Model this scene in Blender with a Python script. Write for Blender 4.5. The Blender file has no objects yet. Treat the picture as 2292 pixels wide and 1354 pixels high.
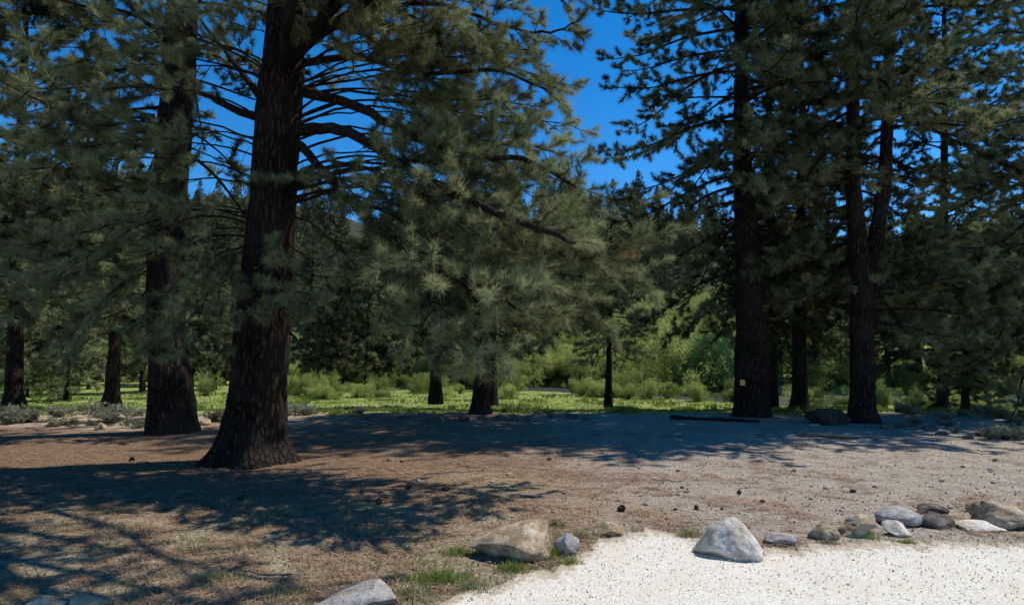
import bpy, math, random, bmesh
import numpy as np
from mathutils import Vector, noise
random.seed(11); rng = np.random.default_rng(11)
U = random.uniform
F=1366.0; CX=1146.0; CY=677.0; CAMZ=1.8; PITCH=math.atan(123/F)
Z=Vector((0,0,1))
C=bpy.context.scene.collection

# ---------------------------------------------------------------- geometry of the place
def sst(a,b,x):
    t=max(0.0,min(1.0,(x-a)/(b-a))); return t*t*(3-2*t)
def near_bank(x):
    return max(32,min(64.0,46.0-x*1.0)) + 1.5*noise.noise(Vector((x*.12,3.1,0)))
RW_=10
def g(x,y):
    n=noise.noise(Vector((x*.35,y*.35,1.7)))*.035+noise.noise(Vector((x*1.3,y*1.3,5.2)))*.012
    z=n*(1 if y<25 else 2.)
    z-=.5*sst(20,27,y)
    nb=near_bank(x); fb=nb+RW_
    z-=.75*sst(nb-2.0,nb+.3,y)*(1-sst(fb-.6,fb+3,y))
    z+=.5*sst(fb,fb+4,y)+3.6*sst(fb+4,fb+30,y)
    if y>70:
        H=58-.05*x+9*noise.noise(Vector((x*.012,.3,0)))+3*noise.noise(Vector((x*.04,2.3,0)))
        z+=H*sst(68,265,y)*(0.9+.1*noise.noise(Vector((x*.02,y*.02,4))))
        z+=2.0*noise.noise(Vector((x*.06,y*.06,9)))*sst(75,110,y)
    return z
def ray(px,py):
    a=(px-CX)/F; b=-(py-CY)/F
    return Vector((a, math.cos(PITCH)-b*math.sin(PITCH), math.sin(PITCH)+b*math.cos(PITCH)))
def P(px,py,d):
    r=ray(px,py); t=d/r.y; return Vector((r.x*t,d,CAMZ+r.z*t))
def G(px,py):
    r=ray(px,py); z=0.
    for _ in range(14):
        t=(z-CAMZ)/r.z; z=g(r.x*t,r.y*t)
    return Vector((r.x*t,r.y*t,z))

# ---------------------------------------------------------------- materials
def mk(name):
    m=bpy.data.materials.new(name); m.use_nodes=True; nt=m.node_tree
    return m,nt,nt.nodes['Principled BSDF'],nt.nodes['Material Output']
def nd(nt,t,**k):
    n=nt.nodes.new(t)
    for a,v in k.items(): setattr(n,a,v)
    return n
def ramp(nt,fac,stops):
    r=nt.nodes.new('ShaderNodeValToRGB'); e=r.color_ramp.elements
    while len(e)<len(stops): e.new(.5)
    for q,(p,c) in zip(e,stops): q.position=p; q.color=(*c,1) if len(c)==3 else c
    nt.links.new(fac,r.inputs[0]); return r.outputs[0]
def mixc(nt,fac,a,b,mode='MIX'):
    m=nt.nodes.new('ShaderNodeMix'); m.data_type='RGBA'; m.blend_type=mode
    for s,v in ((m.inputs[0],fac),(m.inputs[6],a),(m.inputs[7],b)):
        if isinstance(v,(int,float)): s.default_value=v
        elif isinstance(v,tuple): s.default_value=(*v,1)
        else: nt.links.new(v,s)
    return m.outputs[2]
def mth(nt,op,a,b=None,clamp=False):
    m=nt.nodes.new('ShaderNodeMath'); m.operation=op; m.use_clamp=clamp
    for i,v in enumerate((a,b)):
        if v is None: continue
        if isinstance(v,(int,float)): m.inputs[i].default_value=v
        else: nt.links.new(v,m.inputs[i])
    return m.outputs[0]
def mrange(nt,v,a,b):
    m=nt.nodes.new('ShaderNodeMapRange'); m.interpolation_type='SMOOTHSTEP'
    m.inputs[1].default_value=a; m.inputs[2].default_value=b
    nt.links.new(v,m.inputs[0]); return m.outputs[0]
def pos(nt,scale=None,obj=False):
    o=nt.nodes.new('ShaderNodeTexCoord').outputs['Object'] if obj else nt.nodes.new('ShaderNodeNewGeometry').outputs['Position']
    if scale is None: return o
    m=nt.nodes.new('ShaderNodeMapping'); m.inputs['Scale'].default_value=scale
    nt.links.new(o,m.inputs[0]); return m.outputs[0]
def ntex(nt,vec,scale,detail=4,rough=.55):
    n=nd(nt,'ShaderNodeTexNoise'); n.inputs['Scale'].default_value=scale; n.inputs['Detail'].default_value=detail; n.inputs['Roughness'].default_value=rough
    nt.links.new(vec,n.inputs['Vector']); return n.outputs['Fac']
def vor(nt,vec,scale,feature='F1',out='Distance'):
    n=nd(nt,'ShaderNodeTexVoronoi',feature=feature); n.inputs['Scale'].default_value=scale
    nt.links.new(vec,n.inputs['Vector']); return n.outputs[out]
def bump(nt,bs,h,strength=.5,dist=.02):
    b=nd(nt,'ShaderNodeBump'); b.inputs['Strength'].default_value=strength; b.inputs['Distance'].default_value=dist
    nt.links.new(h,b.inputs['Height']); nt.links.new(b.outputs[0],bs.inputs['Normal'])

def leafmat(name,dark,light,trans=.3,nscale=1.2,tv=.7):
    m,nt,bs,out=mk(name); nt.nodes.remove(bs)
    at=nd(nt,'ShaderNodeAttribute',attribute_name='tint')
    n=ntex(nt,pos(nt),nscale,1)
    oi=nd(nt,'ShaderNodeObjectInfo')
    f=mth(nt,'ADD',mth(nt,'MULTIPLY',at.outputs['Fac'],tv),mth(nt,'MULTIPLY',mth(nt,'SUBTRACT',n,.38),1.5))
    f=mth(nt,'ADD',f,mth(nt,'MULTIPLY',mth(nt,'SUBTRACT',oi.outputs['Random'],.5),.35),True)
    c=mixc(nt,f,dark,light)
    df=nd(nt,'ShaderNodeBsdfDiffuse'); nt.links.new(c,df.inputs[0])
    tr=nd(nt,'ShaderNodeBsdfTranslucent'); nt.links.new(c,tr.inputs[0])
    mx=nd(nt,'ShaderNodeMixShader'); mx.inputs[0].default_value=trans
    nt.links.new(df.outputs[0],mx.inputs[1]); nt.links.new(tr.outputs[0],mx.inputs[2]); nt.links.new(mx.outputs[0],out.inputs[0])
    return m
M={}
M['needle']=leafmat('pine_needles',(.022,.030,.012),(.36,.385,.19),.40,1.1)
M['needle_dark']=leafmat('fir_needles',(.014,.02,.009),(.11,.125,.055),.25)
M['needle_far']=leafmat('far_needles',(.016,.024,.012),(.18,.19,.09),.3,.2)
M['rust']=leafmat('flare_needles',(.16,.08,.045),(.42,.24,.14),.3,2)  # rust tint painted for an orange lens flare
M['willow']=leafmat('willow_leaves',(.12,.16,.035),(.50,.55,.17),.45,.35)
M['sage']=leafmat('sage_leaves',(.12,.12,.075),(.40,.40,.27),.2)
M['grass']=leafmat('grass_blades',(.13,.18,.035),(.33,.39,.10),.45,.35,.45)
M['drygrass']=leafmat('dry_grass',(.12,.14,.05),(.48,.42,.24),.35,3)

def barkmat(name,dark,mid,light,sx=9,sz=2.2):
    m,nt,bs,out=mk(name)
    p=pos(nt,(sx,sx,sz),True); n0=ntex(nt,pos(nt,None,True),3,3)
    off=nt.nodes.new('ShaderNodeVectorMath'); off.operation='ADD'; nt.links.new(p,off.inputs[0])
    cmb=nd(nt,'ShaderNodeCombineXYZ')
    for i in range(3): nt.links.new(mth(nt,'MULTIPLY',n0,1.6),cmb.inputs[i])
    nt.links.new(cmb.outputs[0],off.inputs[1])
    e=vor(nt,off.outputs[0],1.0,'DISTANCE_TO_EDGE'); fine=ntex(nt,pos(nt,(1,1,.35),True),38,5,.7); lg=ntex(nt,pos(nt,None,True),1.4,2)
    h=mrange(nt,e,0,.3)
    c=ramp(nt,h,[(0,dark),(.45,mid),(1,light)])
    c=mixc(nt,mrange(nt,fine,.3,.75),mixc(nt,.55,c,(.010,.007,.005)),c)
    c=mixc(nt,mrange(nt,lg,.35,.7),c,mixc(nt,.4,c,(.05,.042,.036)))
    nt.links.new(c,bs.inputs['Base Color']); bs.inputs['Roughness'].default_value=.95; bs.inputs['Specular IOR Level'].default_value=.1
    bump(nt,bs,mth(nt,'ADD',h,mth(nt,'MULTIPLY',fine,.7)),.9,.03)
    return m
M['bark']=barkmat('pine_bark',(.006,.004,.003),(.022,.013,.009),(.064,.039,.027),13,3.2)
M['limb']=barkmat('limb_bark',(.010,.008,.006),(.026,.019,.014),(.07,.052,.04),16,7)

def rockmat(name,a,b,c3,sc=7):
    m,nt,bs,out=mk(name)
    p=pos(nt); n1=ntex(nt,p,sc,6,.65); n2=ntex(nt,p,sc*9,4,.7); n3=ntex(nt,p,sc*.4,2)
    c=ramp(nt,n1,[(.3,a),(.5,b),(.68,c3)])
    c=mixc(nt,mrange(nt,n2,.52,.72),c,mixc(nt,.55,c,(.04,.035,.03)))
    c=mixc(nt,mth(nt,'MULTIPLY',mrange(nt,n3,.5,.7),.5),c,mixc(nt,1,c,(.80,.66,.5),'MULTIPLY'))
    nt.links.new(c,bs.inputs['Base Color']); bs.inputs['Roughness'].default_value=.9; bs.inputs['Specular IOR Level'].default_value=.15
    bump(nt,bs,mth(nt,'ADD',n1,mth(nt,'MULTIPLY',n2,.35)),.9,.05)
    return m
M['rock_white']=rockmat('white_granite',(.34,.28,.22),(.66,.585,.495),(.82,.755,.665),6)
M['rock_tan']=rockmat('tan_granite',(.16,.105,.06),(.42,.315,.20),(.64,.54,.39),8)
M['rock_grey']=rockmat('grey_stone',(.19,.165,.145),(.38,.35,.32),(.56,.53,.49))
M['rock_dark']=rockmat('dark_stone',(.05,.037,.03),(.12,.095,.08),(.26,.22,.19))
M['rock_shaded']=rockmat('shade_dark_stone',(.02,.016,.014),(.045,.036,.03),(.09,.075,.065))  # darker copy of the dark stone, shade between the pines put into its colour

# ground
m,nt,bs,out=mk('forest_ground'); p=pos(nt)
sep=nd(nt,'ShaderNodeSeparateXYZ'); nt.links.new(p,sep.inputs[0]); X,Y=sep.outputs[0],sep.outputs[1]
nA=ntex(nt,p,.6,5); nB=ntex(nt,p,3.2,6,.65); nC=ntex(nt,p,28,5,.75); nD=ntex(nt,p,.08,3)
dirt=ramp(nt,nB,[(.3,(.20,.135,.078)),(.5,(.40,.29,.175)),(.7,(.55,.44,.29))])
grey=ramp(nt,nB,[(.3,(.33,.265,.20)),(.6,(.51,.435,.345)),(.75,(.60,.53,.435))])
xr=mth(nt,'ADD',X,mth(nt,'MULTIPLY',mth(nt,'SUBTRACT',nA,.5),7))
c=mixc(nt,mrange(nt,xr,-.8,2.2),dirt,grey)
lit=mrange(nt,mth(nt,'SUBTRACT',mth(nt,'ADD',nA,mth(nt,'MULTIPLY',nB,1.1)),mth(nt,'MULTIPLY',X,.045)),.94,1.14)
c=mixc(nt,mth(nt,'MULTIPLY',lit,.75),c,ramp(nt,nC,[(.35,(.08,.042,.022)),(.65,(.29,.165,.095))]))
straw=mth(nt,'MULTIPLY',mrange(nt,mth(nt,'ADD',mth(nt,'MULTIPLY',Y,-.35),mth(nt,'MULTIPLY',nB,5)),-.5,.7),mrange(nt,xr,2.5,-1))
c=mixc(nt,mth(nt,'MULTIPLY',straw,.75),c,ramp(nt,nC,[(.3,(.20,.16,.09)),(.7,(.58,.50,.33))]))
v=nd(nt,'ShaderNodeTexVoronoi'); v.inputs['Scale'].default_value=30; nt.links.new(p,v.inputs['Vector'])
vs=nd(nt,'ShaderNodeSeparateColor'); nt.links.new(v.outputs['Color'],vs.inputs[0])
spot=mth(nt,'MULTIPLY',mrange(nt,v.outputs['Distance'],.36,.22),mrange(nt,vs.outputs[0],.60,.64))
c=mixc(nt,mth(nt,'MULTIPLY',spot,.75),c,mixc(nt,vs.outputs[1],(.10,.07,.05),(.74,.68,.58)))
c=mixc(nt,mrange(nt,nC,.40,.60),mixc(nt,.62,c,(.06,.044,.033)),c)
yy=mth(nt,'ADD',Y,mth(nt,'MULTIPLY',mth(nt,'SUBTRACT',nA,.5),5))
sand=mth(nt,'MULTIPLY',mth(nt,'MULTIPLY',mrange(nt,yy,14.8,16.5),mrange(nt,X,-4,-8)),mrange(nt,nB,.40,.56))
c=mixc(nt,mth(nt,'MULTIPLY',sand,.75),c,(.48,.41,.29))
mead=ramp(nt,ntex(nt,p,1.5,5,.6),[(.3,(.12,.165,.035)),(.5,(.21,.265,.06)),(.7,(.32,.35,.11))])
mead=mixc(nt,mth(nt,'MULTIPLY',mrange(nt,nA,.50,.66),.5),mead,(.44,.40,.18))
c=mixc(nt,mrange(nt,yy,19.4,21.0),c,mead)
hill=ramp(nt,ntex(nt,p,.35,6,.7),[(.35,(.02,.028,.012)),(.52,(.05,.055,.028)),(.7,(.13,.12,.08))])
c=mixc(nt,mrange(nt,mth(nt,'ADD',Y,mth(nt,'MULTIPLY',nD,24)),84,102),c,hill)
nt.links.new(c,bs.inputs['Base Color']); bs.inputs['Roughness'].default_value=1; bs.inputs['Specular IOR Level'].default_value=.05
bump(nt,bs,mth(nt,'ADD',nB,mth(nt,'ADD',mth(nt,'MULTIPLY',nC,.6),mth(nt,'MULTIPLY',spot,.3))),.95,.04)
M['ground']=m
m,nt,bs,out=mk('pale_gravel'); p=pos(nt)
v=nd(nt,'ShaderNodeTexVoronoi'); v.inputs['Scale'].default_value=85; nt.links.new(p,v.inputs['Vector'])
vs=nd(nt,'ShaderNodeSeparateColor'); nt.links.new(v.outputs['Color'],vs.inputs[0])
nB=ntex(nt,p,2.5,5); nC=ntex(nt,p,70,3); nE=ntex(nt,p,14,5,.7)
c=ramp(nt,vs.outputs[0],[(0,(.36,.31,.235)),(.09,(.60,.54,.43)),(.26,(.72,.67,.56)),(.7,(.79,.75,.655)),(1,(.85,.825,.75))])
c=mixc(nt,mth(nt,'MULTIPLY',mrange(nt,v.outputs['Distance'],.40,.62),.3),c,(.40,.34,.25))
c=mixc(nt,mth(nt,'MULTIPLY',mrange(nt,nB,.42,.7),.5),c,(.64,.56,.43))
c=mixc(nt,mth(nt,'MULTIPLY',mrange(nt,nE,.55,.75),.3),c,(.52,.44,.33))
at=nd(nt,'ShaderNodeAttribute',attribute_name='edge')
c=mixc(nt,mrange(nt,mth(nt,'ADD',at.outputs['Fac'],mth(nt,'MULTIPLY',mth(nt,'SUBTRACT',nE,.5),2.2)),.35,.9),c,(.44,.35,.25))
nt.links.new(c,bs.inputs['Base Color']); bs.inputs['Roughness'].default_value=1; bs.inputs['Specular IOR Level'].default_value=.1
bump(nt,bs,mth(nt,'ADD',mth(nt,'SUBTRACT',mth(nt,'MULTIPLY',nC,.4),v.outputs['Distance']),mth(nt,'MULTIPLY',nB,2)),.8,.010)
M['gravel']=m
m,nt,bs,out=mk('river_water'); bs.inputs['Base Color'].default_value=(.05,.055,.05,1); bs.inputs['Roughness'].default_value=.25; bs.inputs['Specular IOR Level'].default_value=.3
bump(nt,bs,ntex(nt,pos(nt,(1,2.4,1)),2.2,4),1,.2); M['water']=m
def flat(name,c,rough=.8,var=.4,sc=20):
    m,nt,bs,out=mk(name); n=ntex(nt,pos(nt),sc,4)
    nt.links.new(mixc(nt,n,tuple(x*(1-var) for x in c),tuple(min(1,x*(1+var)) for x in c)),bs.inputs['Base Color'])
    bs.inputs['Roughness'].default_value=rough; bump(nt,bs,n,.3,.01); return m
M['pebble_l']=flat('pale_pebbles',(.68,.62,.52),.95,.3,30)
M['pebble_d']=flat('brown_chips',(.19,.13,.085),.95,.6,30)
M['litter']=flat('brown_needles',(.29,.18,.105),.95,.75,9)
M['cone']=flat('cone_scales',(.10,.05,.03),.9,.4,60)
M['deadwood']=flat('grey_deadwood',(.15,.12,.095),.95,.4,12)
M['yellow']=flat('yellow_paint',(.62,.42,.03),.5,.08,10)
M['black']=flat('black_print',(.02,.02,.02),.6,.1,10)

# ---------------------------------------------------------------- mesh helpers
def tag(o,label,cat,group=None,kind=None):
    o['label']=label; o['category']=cat
    if group: o['group']=group
    if kind: o['kind']=kind
    return o
class MB:
    def __init__(s): s.v=[]; s.f=[]
    def tube(s,pts,rad,n=6,cap=True):
        b=len(s.v); k=len(pts); ref=None
        for i,p in enumerate(pts):
            t=(pts[min(i+1,k-1)]-pts[max(i-1,0)])
            if t.length<1e-9: t=Z.copy()
            t.normalize()
            if ref is None:
                ref=t.cross(Z if abs(t.z)<.9 else Vector((1,0,0)))
            a=(ref-t*ref.dot(t)); a.normalize(); ref=a; c=t.cross(a)
            for j in range(n):
                an=2*math.pi*j/n; s.v.append(p+(a*math.cos(an)+c*math.sin(an))*rad[i])
        for i in range(k-1):
            for j in range(n):
                j2=(j+1)%n; s.f.append((b+i*n+j,b+i*n+j2,b+(i+1)*n+j2,b+(i+1)*n+j))
        if cap: s.f.append(tuple(b+(k-1)*n+j for j in range(n)))
    def build(s,name,mat,parent=None,smooth=True,world=True):
        me=bpy.data.meshes.new(name)
        o0=parent.location if (parent is not None and world) else Vector((0,0,0))
        me.from_pydata([tuple(v-o0) for v in s.v],[],s.f)
        if smooth: me.polygons.foreach_set('use_smooth',[True]*len(me.polygons))
        me.materials.append(mat)
        o=bpy.data.objects.new(name,me); C.objects.link(o)
        if parent is not None: o.parent=parent
        return o
def tri_mesh(name,V,tint,mat,parent=None,world=True):
    V=np.asarray(V,dtype=np.float32)
    if parent is not None and world: V=V-np.array(parent.location,dtype=np.float32)
    n=len(V); me=bpy.data.meshes.new(name)
    me.vertices.add(n); me.vertices.foreach_set('co',V.ravel())
    me.loops.add(n); me.loops.foreach_set('vertex_index',np.arange(n,dtype=np.int32))
    me.polygons.add(n//3); me.polygons.foreach_set('loop_start',np.arange(0,n,3,dtype=np.int32))
    me.update(calc_edges=True)
    a=me.attributes.new('tint','FLOAT','POINT'); a.data.foreach_set('value',np.asarray(tint,dtype=np.float32))
    me.materials.append(mat)
    o=bpy.data.objects.new(name,me); C.objects.link(o)
    if parent is not None: o.parent=parent
    return o
def templ_needles(k,m,L,w,th0=10,th1=80,back=.1):
    T=np.zeros((k,m*3,3))
    for a in range(k):
        for b in range(m):
            th=math.radians(U(th0,th1)); ph=U(0,2*math.pi); l=L*U(.7,1.1)
            d=np.array([math.sin(th)*math.cos(ph),math.sin(th)*math.sin(ph),math.cos(th)])
            r=rng.normal(size=3); s=np.cross(d,r); s/=np.linalg.norm(s); s*=w/2*U(.7,1.3)
            o=np.array([0,0,-U(0,back)])
            T[a,b*3]=o-s; T[a,b*3+1]=o+s; T[a,b*3+2]=o+d*l
    return T
def templ_leaves(k,m,R,L,w):
    T=np.zeros((k,m*3,3))
    for a in range(k):
        for b in range(m):
            o=rng.normal(size=3); o*=R*U(.2,1)/np.linalg.norm(o)
            d=rng.normal(size=3); d[2]+=.3; d/=np.linalg.norm(d)
            r=rng.normal(size=3); s=np.cross(d,r); s/=np.linalg.norm(s)
            T[a,b*3]=o-s*w/2; T[a,b*3+1]=o+s*w/2; T[a,b*3+2]=o+d*L*U(.7,1.2)
    return T
def place(T,pos_,dir_,scale):
    pos_=np.asarray(pos_,float); D=np.asarray(dir_,float); D/=np.linalg.norm(D,axis=1,keepdims=True)
    N=len(pos_); r=rng.normal(size=(N,3)); x=np.cross(r,D); x/=np.linalg.norm(x,axis=1,keepdims=True); y=np.cross(D,x)
    t=T[rng.integers(0,len(T),N)]*np.asarray(scale,float)[:,None,None]
    return (pos_[:,None,:]+t[...,0:1]*x[:,None,:]+t[...,1:2]*y[:,None,:]+t[...,2:3]*D[:,None,:]).reshape(-1,3)
def foliage(name,tufts,T,mat,parent,world=True):
    ps=[t[0] for t in tufts]; ds=[t[1] for t in tufts]; sc=[t[2] for t in tufts]
    V=place(T,ps,ds,sc); ti=np.repeat([t[3] for t in tufts],T.shape[1])
    return tri_mesh(name,V,ti,mat,parent,world)
def rv(): 
    return Vector((random.gauss(0,1),random.gauss(0,1),random.gauss(0,1))).normalized()
def plen(p): return [ (p[i+1]-p[i]).length for i in range(len(p)-1)]
def samp(p,L,s):
    for i,l in enumerate(L):
        if s<=l or i==len(L)-1:
            t=p[i+1]-p[i]; return p[i]+t*min(1,s/max(l,1e-6)), t.normalized()
        s-=l
def smooth_path(pts,n=6,wob=0.0):
    out=[]
    k=len(pts)
    for i in range(k-1):
        p0=pts[max(i-1,0)];p1=pts[i];p2=pts[i+1];p3=pts[min(i+2,k-1)]
        for j in range(n):
            t=j/n
            q=.5*((2*p1)+(p2-p0)*t+(2*p0-5*p1+4*p2-p3)*t*t+(3*p1-p0-3*p2+p3)*t**3)
            if i+j>0 and wob: q=q+rv()*wob
            out.append(q)
    out.append(pts[-1].copy()); return out
def leafy(pts,mb,T,t0=.25,sp=.2,sl=1.0,ts=.12,size=1.,tw=True,up=.25,r=.012,bare=0.,vert=.35):
    L=plen(pts); tot=sum(L); s=t0*tot; side=random.choice((-1,1)); lt=U(-.3,.3)
    def tuft(p,d): T.append((tuple(p),tuple(d),size*U(.7,1.2),min(1,max(0,random.random()+lt))))
    while s<tot:
        p,tan=samp(pts,L,s); f=s/tot; ln=sl*(1.15-f*.65)*U(.5,1.25)
        lat=tan.cross(Z); 
        if lat.length<.1: lat=Vector((1,0,0))
        lat.normalize(); lat*=side; side=-side
        d=(tan*U(.3,.9)+lat*U(.2,1)+Z*U(-vert-.15,vert+.1)).normalized()
        path=[p.copy()]; ns=max(2,int(ln/.22)); q=p.copy()
        for k in range(ns):
            d=(d+rv()*.2+Z*up*.25).normalized(); q=q+d*(ln/ns); path.append(q.copy())
        mb.tube(path,[r*(1-.6*k/ns) for k in range(ns+1)],4,False)
        if U(0,1)>bare:
            LL=plen(path); tt=sum(LL); u=.3*tt
            while u<tt:
                pp,t2=samp(path,LL,u); dd=(t2*.9+rv()*.65+Z*up).normalized(); tip=pp+dd*U(.03,.2)*size
                if tw: mb.tube([pp,tip],[r*.4,r*.3],3,False)
                tuft(tip,dd); u+=ts*U(.6,1.4)
            tuft(path[-1],d)
        s+=sp*U(.5,1.5)
    tuft(pts[-1],(pts[-1]-pts[-2]).normalized())

def trunk_mesh(path,rad,sides=14,step=.5,ridge=.03,flare=0.,seed=0):
    mb=MB(); L=plen(path); tot=sum(L); n=max(4,int(tot/step)); acc=[0]
    for l in L: acc.append(acc[-1]+l)
    for i in range(n+1):
        s=tot*(i/n)**1.15; p,t=samp(path,L,s)
        r=float(np.interp(s,acc,rad))
        for j in range(sides):
            a=2*math.pi*j/sides
            k=noise.noise(Vector((math.cos(a)*r*7+seed,math.sin(a)*r*7,s*.9)))*ridge
            k+=noise.noise(Vector((math.cos(a)*r*14+seed,math.sin(a)*r*14,s*2.5+9)))*ridge*.7
            fl=flare*math.exp(-max(0,s-.25)*2.6)*(1+.6*math.sin(a*5+seed)+.3*math.sin(a*3+seed*2))
            rr=r*(1+fl)+k
            mb.v.append(p+Vector((math.cos(a)*rr,math.sin(a)*rr,0)))
    for i in range(n):
        for j in range(sides):
            j2=(j+1)%sides; mb.f.append((i*sides+j,i*sides+j2,(i+1)*sides+j2,(i+1)*sides+j))
    mb.f.append(tuple(n*sides+j for j in range(sides)))
    return mb
def at_z(path,z):
    for i in range(len(path)-1):
        if path[i].z<=z<=path[i+1].z:
            t=(z-path[i].z)/(path[i+1].z-path[i].z); return path[i].lerp(path[i+1],t)
    return path[-1].copy()
def limb_path(p0,az,ln,rise,droop,nseg=7,wob=.14):
    d=Vector((math.cos(az),math.sin(az),rise)).normalized(); pts=[p0.copy()]; q=p0.copy()
    for k in range(nseg):
        t=k/nseg
        dz=-droop if t<.6 else droop*1.3
        d=(d+Vector((U(-wob,wob),U(-wob,wob),dz*.35+U(-wob,wob)*.5))).normalized()
        q=q+d*(ln/nseg); pts.append(q.copy())
    return pts
def pixpath(pl,d,top_z):
    pts=[P(a,b,d) for a,b,_ in pl]; rad=[h*d/F for _,_,h in pl]
    t=(pts[-1]-pts[-2]).normalized(); 
    t=Vector((t.x*.6,t.y*.6,1)).normalized()
    p=pts[-1]; r=rad[-1]; H=top_z-p.z
    if H>0.5:
        for k in (.25,.5,.75,1.):
            pts.append(p+t*H*k+Vector((U(-.1,.1),U(-.1,.1),0))); rad.append(max(.015,r*(1-k*.97)))
    pts.insert(0,pts[0]-Vector((0,0,.3))); rad.insert(0,rad[0]*1.05)
    return pts,rad

TN={ 'near':templ_needles(8,76,.155,.0068,6,80,.16),
     'mid':templ_needles(8,44,.19,.0175,6,84,.17),
     'low':templ_needles(6,22,.32,.055,8,95,.22),
     'far':templ_needles(6,8,.75,.26,15,100,.2) }

def new_tree(name,base,label,cat='tree',group=None):
    e=bpy.data.objects.new(name,None); C.objects.link(e); e.location=base; tag(e,label,cat,group); return e

def grow(e,path,rad,z0,z1,n,lmax,tufts,lod='mid',sp=.25,sl=.9,ts=.14,size=1.,low_droop=.35,azok=None,limbpart=True,top_len=.8,bare=0.,shape=.75,lowlen=.65,azs=None,rise0=-.12,lvar=(.6,1.1),wob=.14):
    az=U(0,6.28); mbs=MB()
    for i in range(n):
        f=(i+U(0,.8))/n; z=z0+(z1-z0)*f; az+=2.4+U(-.4,.4)
        if azs: az=U(*azs)
        if azok and not azok(az%6.2832,z): continue
        p0=at_z(path,z)
        prof=(1-f)**shape*(lowlen+(1-lowlen)*min(1,f*4))
        ln=top_len+(lmax-top_len)*prof*U(*lvar)
        rise=rise0+(.75*f if rise0<0 else .2*f)+U(-.12,.12)*(1 if rise0<0 else .5); droop=low_droop*(1-f)+.06
        pts=limb_path(p0,az,ln,rise,droop,max(4,int(ln/.5)),wob)
        mb=MB() if limbpart else mbs
        r0=.012+.010*ln
        pp=smooth_path(pts,2); k=len(pp)
        mb.tube(pp,[r0*(1-.8*j/(k-1)) for j in range(k)],5,False)
        leafy(pp,mb,tufts,.15 if f>.4 else .25,sp,sl*(.5+.5*ln/lmax),ts,size,lod=='near',.25,.009 if lod!='low' else .014,bare,.42)
        if limbpart: mb.build('limb',M['limb'],e)
    return mbs

# ---------------------------------------------------------------- setting
def axis(n,k,half):
    u=np.linspace(-1,1,n); return half*np.sinh(k*u)/math.sinh(k)
xs=axis(231,6.2,620.)
ys=np.concatenate([np.linspace(-25,2,14)[:-1],np.linspace(2,24,180)[:-1],np.linspace(24,80,110)[:-1],np.linspace(80,300,90)[:-1],np.linspace(300,900,20)])
V=[];Fc=[]
for y in ys:
    for x in xs: V.append(Vector((x,y,g(x,y))))
nx=len(xs)
for i in range(len(ys)-1):
    for j in range(nx-1): Fc.append((i*nx+j,i*nx+j+1,(i+1)*nx+j+1,(i+1)*nx+j))
mb=MB(); mb.v=V; mb.f=Fc
gr=mb.build('ground',M['ground']); tag(gr,'brown dirt forest floor running back to green meadow and a scrubby hillside','ground',None,'structure')
edge=[(-3.2,.8),(-1.8,2.6),(-1.05,3.8),(-.66,4.44),(-.34,4.92),(.12,5.25),(.5,5.55),(.84,6.15),(1.2,6.5),(1.47,6.62),(1.8,6.35),(2.15,6.0),(2.6,5.95),(3.35,6.1),(4.3,6.2),(5.2,6.15),(7,6.4),(12,7.5),(25,9)]
ex=[a for a,_ in edge]; ey=[b for _,b in edge]
def gedge(x): return float(np.interp(x,ex,ey))+.14*noise.noise(Vector((x*4,0,0)))+.14*noise.noise(Vector((x*13,4,0)))+.07*noise.noise(Vector((x*45,4,0)))
mb=MB(); gx=np.concatenate([np.linspace(-3.2,6,420),np.linspace(6.1,24,60)]); nr=30; ea=[]
for x in gx:
    ye=gedge(x)
    for k in range(nr):
        t=(k/(nr-1))**.45; y=-14+(ye+14)*t
        mb.v.append(Vector((x,y,g(x,y)+.004+.014*min(1,(1-t)*9)))); ea.append(max(0,1-(ye-y)/.45))
for i in range(len(gx)-1):
    for k in range(nr-1): a=i*nr+k; mb.f.append((a,a+nr,a+nr+1,a+1))
go=mb.build('gravel_path',M['gravel']); tag(go,'pale crushed gravel area in the right foreground','gravel',None,'structure')
at=go.data.attributes.new('edge','FLOAT','POINT'); at.data.foreach_set('value',np.array(ea,dtype=np.float32))
mb=MB(); 
for x in np.linspace(-90,160,60):
    nb=near_bank(x); 
    for k in range(5): mb.v.append(Vector((x,nb-2.2+k*(RW_+5)/4,-.72)))
for i in range(59):
    for k in range(4): a=i*5+k; mb.f.append((a,a+5,a+6,a+1))
tag(mb.build('river',M['water']),'grey shallow river seen behind the meadow shrubs','river',None,'structure')

# ---------------------------------------------------------------- stuff on the ground
def octa():
    a=[(1,0,0),(-1,0,0),(0,1,0),(0,-1,0),(0,0,1),(0,0,-1)]
    T=[]
    for _ in range(8):
        v=np.array(a)*rng.uniform(.6,1.2,size=(6,1)); f=[(0,2,4),(2,1,4),(1,3,4),(3,0,4),(2,0,5),(1,2,5),(3,1,5),(0,3,5)]
        T.append(np.array([v[i] for t in f for i in t]))
    return np.array(T)
OC=octa()
ps=[];sc=[]
for _ in range(13000):
    y=2.6+4.6*random.random()**.8; x=U(-1.8,6.8)
    if y>gedge(x)+.9*random.random()**3: continue
    ps.append((x,y,g(x,y)+(.016 if y<gedge(x)-.1 else .006))); sc.append(random.choice((.003,.004,.005,.009)))
tag(tri_mesh('gravel_stones',place(OC,ps,rng.normal(size=(len(ps),3)),sc),np.repeat(rng.random(len(ps)),24),M['pebble_l']),'loose pale crushed stones scattered over the gravel','gravel',None,'stuff')
ps=[];sc=[]
for _ in range(10500):
    y=3.2+15*random.random()**1.4; x=U(-.95,.95)*y
    if y<gedge(x) and random.random()<.88: continue
    ps.append((x,y,g(x,y)+.008)); sc.append(random.choice((.005,.007,.009,.015)))
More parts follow.
